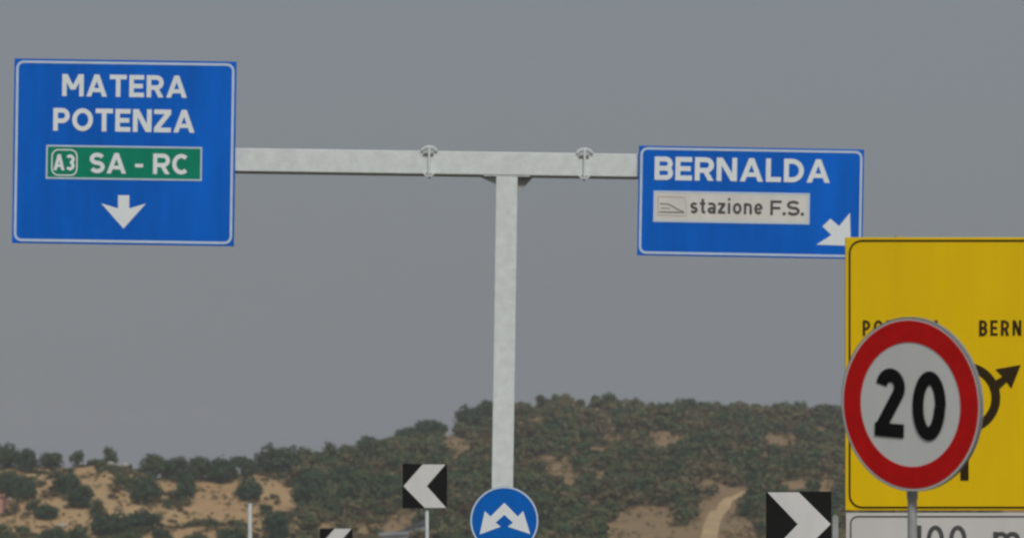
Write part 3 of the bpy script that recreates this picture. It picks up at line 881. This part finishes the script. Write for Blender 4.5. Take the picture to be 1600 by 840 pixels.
# --- scrub on the right hill
# bare openings (centre and half size in the photograph, on the hill face)
OPEN = [(715, 691, 30, 10), (868, 728, 30, 10), (892, 748, 20, 8), (1033, 683, 24, 10), (1220, 684, 36, 8), (1088, 722, 9, 7), (985, 703, 12, 5), (918, 667, 10, 5),
        (1262, 754, 50, 6), (1112, 808, 40, 31), (1010, 806, 50, 17), (985, 826, 40, 18), (1060, 836, 100, 16), (1168, 840, 22, 24), (1146, 768, 26, 7),
        (640, 818, 34, 12), (690, 772, 14, 7), (940, 742, 12, 6)]
def is_open(px, py):
    q = random.uniform(.55, 1.35)
    return any(((px - a) / c) ** 2 + ((py - b) / d) ** 2 < q * (1 if b > 760 else .9) for a, b, c, d in OPEN)
def project(p): return 800 + p[0] / p[1] * F, HOR - (p[2] - EYE) / p[1] * F
shr = []
tries = 0
while len(shr) < 3400 and tries < 90000:
    tries += 1
    Y = random.uniform(395, 640); X = random.uniform(-48, 84) * Y / 600
    yr = float(np.interp(X, RX, RY))
    if Y > yr + 6: continue
    z = float(hz(X, Y)); px, py = project((X, Y, z))
    if px < 468 or px > 1760: continue
    if px < 660 and py > 800 and random.random() < .5: continue
    w = random.choice((1.4, 1.8, 2.2, 2.6, 3.0, 3.6)) * random.uniform(.9, 1.3)
    h = w * random.uniform(.6, .95)
    hp = h / Y * F
    if is_open(px, py - 2) or is_open(px, py - hp * .8) or is_open(px, py - hp * .4):
        if abs(px - np.interp(py, [760, 770, 785, 800, 862], [1176, 1162, 1136, 1122, 1108])) < 22 + hp * .35 and py > 758: continue
        if not (random.random() < .36 and py > 700 and w < 1.7): continue
        w *= .6; h *= .6
    if Y > yr - 8 and (px > 800): h *= random.uniform(.85, 1.15)
    shr.append((X, Y, z, w, h, px, py))
# those that show largest stand as objects of their own, the rest are one mass
shr.sort(key=lambda s: -s[3] * s[4] / s[1] * (1 if 480 < s[5] < 1318 and s[6] < 845 else .01))
bush_l = [leaf_cloud(s, 10, 430, .08, .0, 1.0, .52, cr=(.15, .27), tint=(.05, .8)) for s in (21, 22, 23, 24, 25)]
bush_m = [np_mesh('shrub', lc[0], lc[1], M['scrub'], lc[2]) for lc in bush_l]
def zone(px, py):
    if px < 640: return 'scrub bush in the thicket left of the left-pointing chevron board', 'scrub bushes left of the chevron board'
    if px < 768 and py < 740: return 'scrub bush on the slope above the left-pointing chevron board', 'scrub bushes above the chevron board'
    if px < 768: return 'scrub bush between the left-pointing chevron board and the round blue sign', 'scrub bushes left of the gantry post'
    if py < 668 and px < 1050: return 'scrub bush on the flat skyline just right of the gantry post', 'scrub bushes on the skyline by the post'
    if py < 668: return 'scrub bush on the flat skyline left of the red-rimmed 20 sign', 'scrub bushes on the skyline by the 20 sign'
    if px < 1000 and py < 740: return 'scrub bush on the upper hill face right of the gantry post', 'scrub bushes on the upper hill face'
    if px < 1000: return 'scrub bush on the lower hill face right of the round blue sign', 'scrub bushes on the lower hill face'
    if py < 740: return 'scrub bush on the upper hill face above the dirt track', 'scrub bushes above the dirt track'
    return 'scrub bush low on the hill beside the dirt track', 'scrub bushes beside the dirt track'
for i, (X, Y, z, w, h, px, py) in enumerate(shr[:230]):
    if i < 5: o = link('shrub', bush_m[i])
    else: o = src[i % 5].copy(); COL.objects.link(o)
    if i < 5: src = (src if i else []) + [o]
    o.location = (X, Y, z - .08); o.rotation_euler = (0, 0, random.uniform(0, 6.28)); o.scale = (w, w, h)
    lb, gr = zone(px, py); tag(o, lb, 'shrub', gr)
def mass(name, clouds, places, m, tint_sd):
    V, Q, T, off = [], [], [], 0
    for (X, Y, z, w, h) in places:
        v, q, t = clouds[random.randrange(len(clouds))]
        a = random.uniform(0, 6.28); c, s = math.cos(a), math.sin(a)
        vv = np.stack([(v[:, 0] * c - v[:, 1] * s) * w + X, (v[:, 0] * s + v[:, 1] * c) * w + Y, v[:, 2] * h + z - .06], 1)
        V.append(vv); Q.append(q + off); off += len(v)
        T.append(np.clip(t + (random.uniform(-.1, 1) ** 3 * 1.1 + .5 * math.sin(X * .21 + 2) * math.sin(Y * .06 + X * .1)) * tint_sd, 0, 1.3))
    o = link(name, np_mesh(name, np.concatenate(V), np.concatenate(Q), m, np.concatenate(T)))
    return o
weeds = []
while len(weeds) < 640:
    Y = random.uniform(400, 520); X = random.uniform(-86, -24) * Y / 520
    yr = float(np.interp(X, RX, RY))
    if Y > yr + 3: continue
    z = float(hz(X, Y)); px, py = project((X, Y, z))
    if px > 475: continue
    n = math.sin(X * .31 + 1) * math.sin(Y * .17 + X * .12) + .5 * math.sin(X * .7 + Y * .3)
    near = max(0, 1 - (yr - Y) / 22)
    if random.random() > .2 + .5 * n + .8 * near: continue
    if 300 < px < 372 and 752 < py < 800: continue
    w = random.uniform(.7, 1.9) * (1.2 if n > .3 else .8)
    weeds.append((X, Y, z, w * 1.2, w * random.uniform(.4, .7)))
small = [leaf_cloud(s, 8, 190, .11, .0, 1.0, .52, cr=(.15, .27), tint=(.05, .75)) for s in (31, 32, 33, 34)]
o = mass('scrub', small, [s[:5] for s in shr[230:]] + weeds, M['scrub'], .5)
tag(o, 'low grey-green scrub covering the hill on the right and dotting the left slope', 'scrub', kind='stuff')
# dry grass and weeds over the bare ground
gs = []
while len(gs) < 6500:
    Y = random.uniform(395, 610); X = random.uniform(-82, 66) * Y / 520
    yr = float(np.interp(X, RX, RY))
    if Y > yr + 4: continue
    z = float(hz(X, Y)); px, py = project((X, Y, z))
    if abs(px - np.interp(py, [760, 770, 785, 800, 862], [1170, 1158, 1132, 1118, 1104])) < 19 and py > 762: continue
    n = float(wob(X * 1.7, Y * .9))
    if random.random() > (.5 + .4 * n) * (.6 if px < 470 else 1): continue
    s = random.uniform(.25, .75)
    gs.append((X, Y, z, s * random.uniform(1, 2.2), s))
tuft = [leaf_cloud(s, 4, 16, .22, .0, 1.0, .5, cr=(.15, .3), tint=(0, 1)) for s in (41, 42, 43)]
o = mass('dry_grass', tuft, gs, M['dry'], .25)
tag(o, 'dry yellow brown grass and weeds on the bare soil', 'grass', kind='stuff')

# ================================================================== haze
hzb = MB().box(-1300, 1300, -350, 1300, -1.5, 62).build('haze', M['zinc'])
tag(hzb, 'thin pale haze over the hills', 'haze', kind='stuff')
hm = bpy.data.materials.new('haze air'); hm.use_nodes = True
n, l = hm.node_tree.nodes, hm.node_tree.links
n.clear()
pv = n.new('ShaderNodeVolumePrincipled'); pv.inputs['Color'].default_value = (0.92, 0.95, 1, 1); pv.inputs['Density'].default_value = 0.00032
mo = n.new('ShaderNodeOutputMaterial'); l.new(pv.outputs[0], mo.inputs['Volume'])
hzb.data.materials.clear(); hzb.data.materials.append(hm)
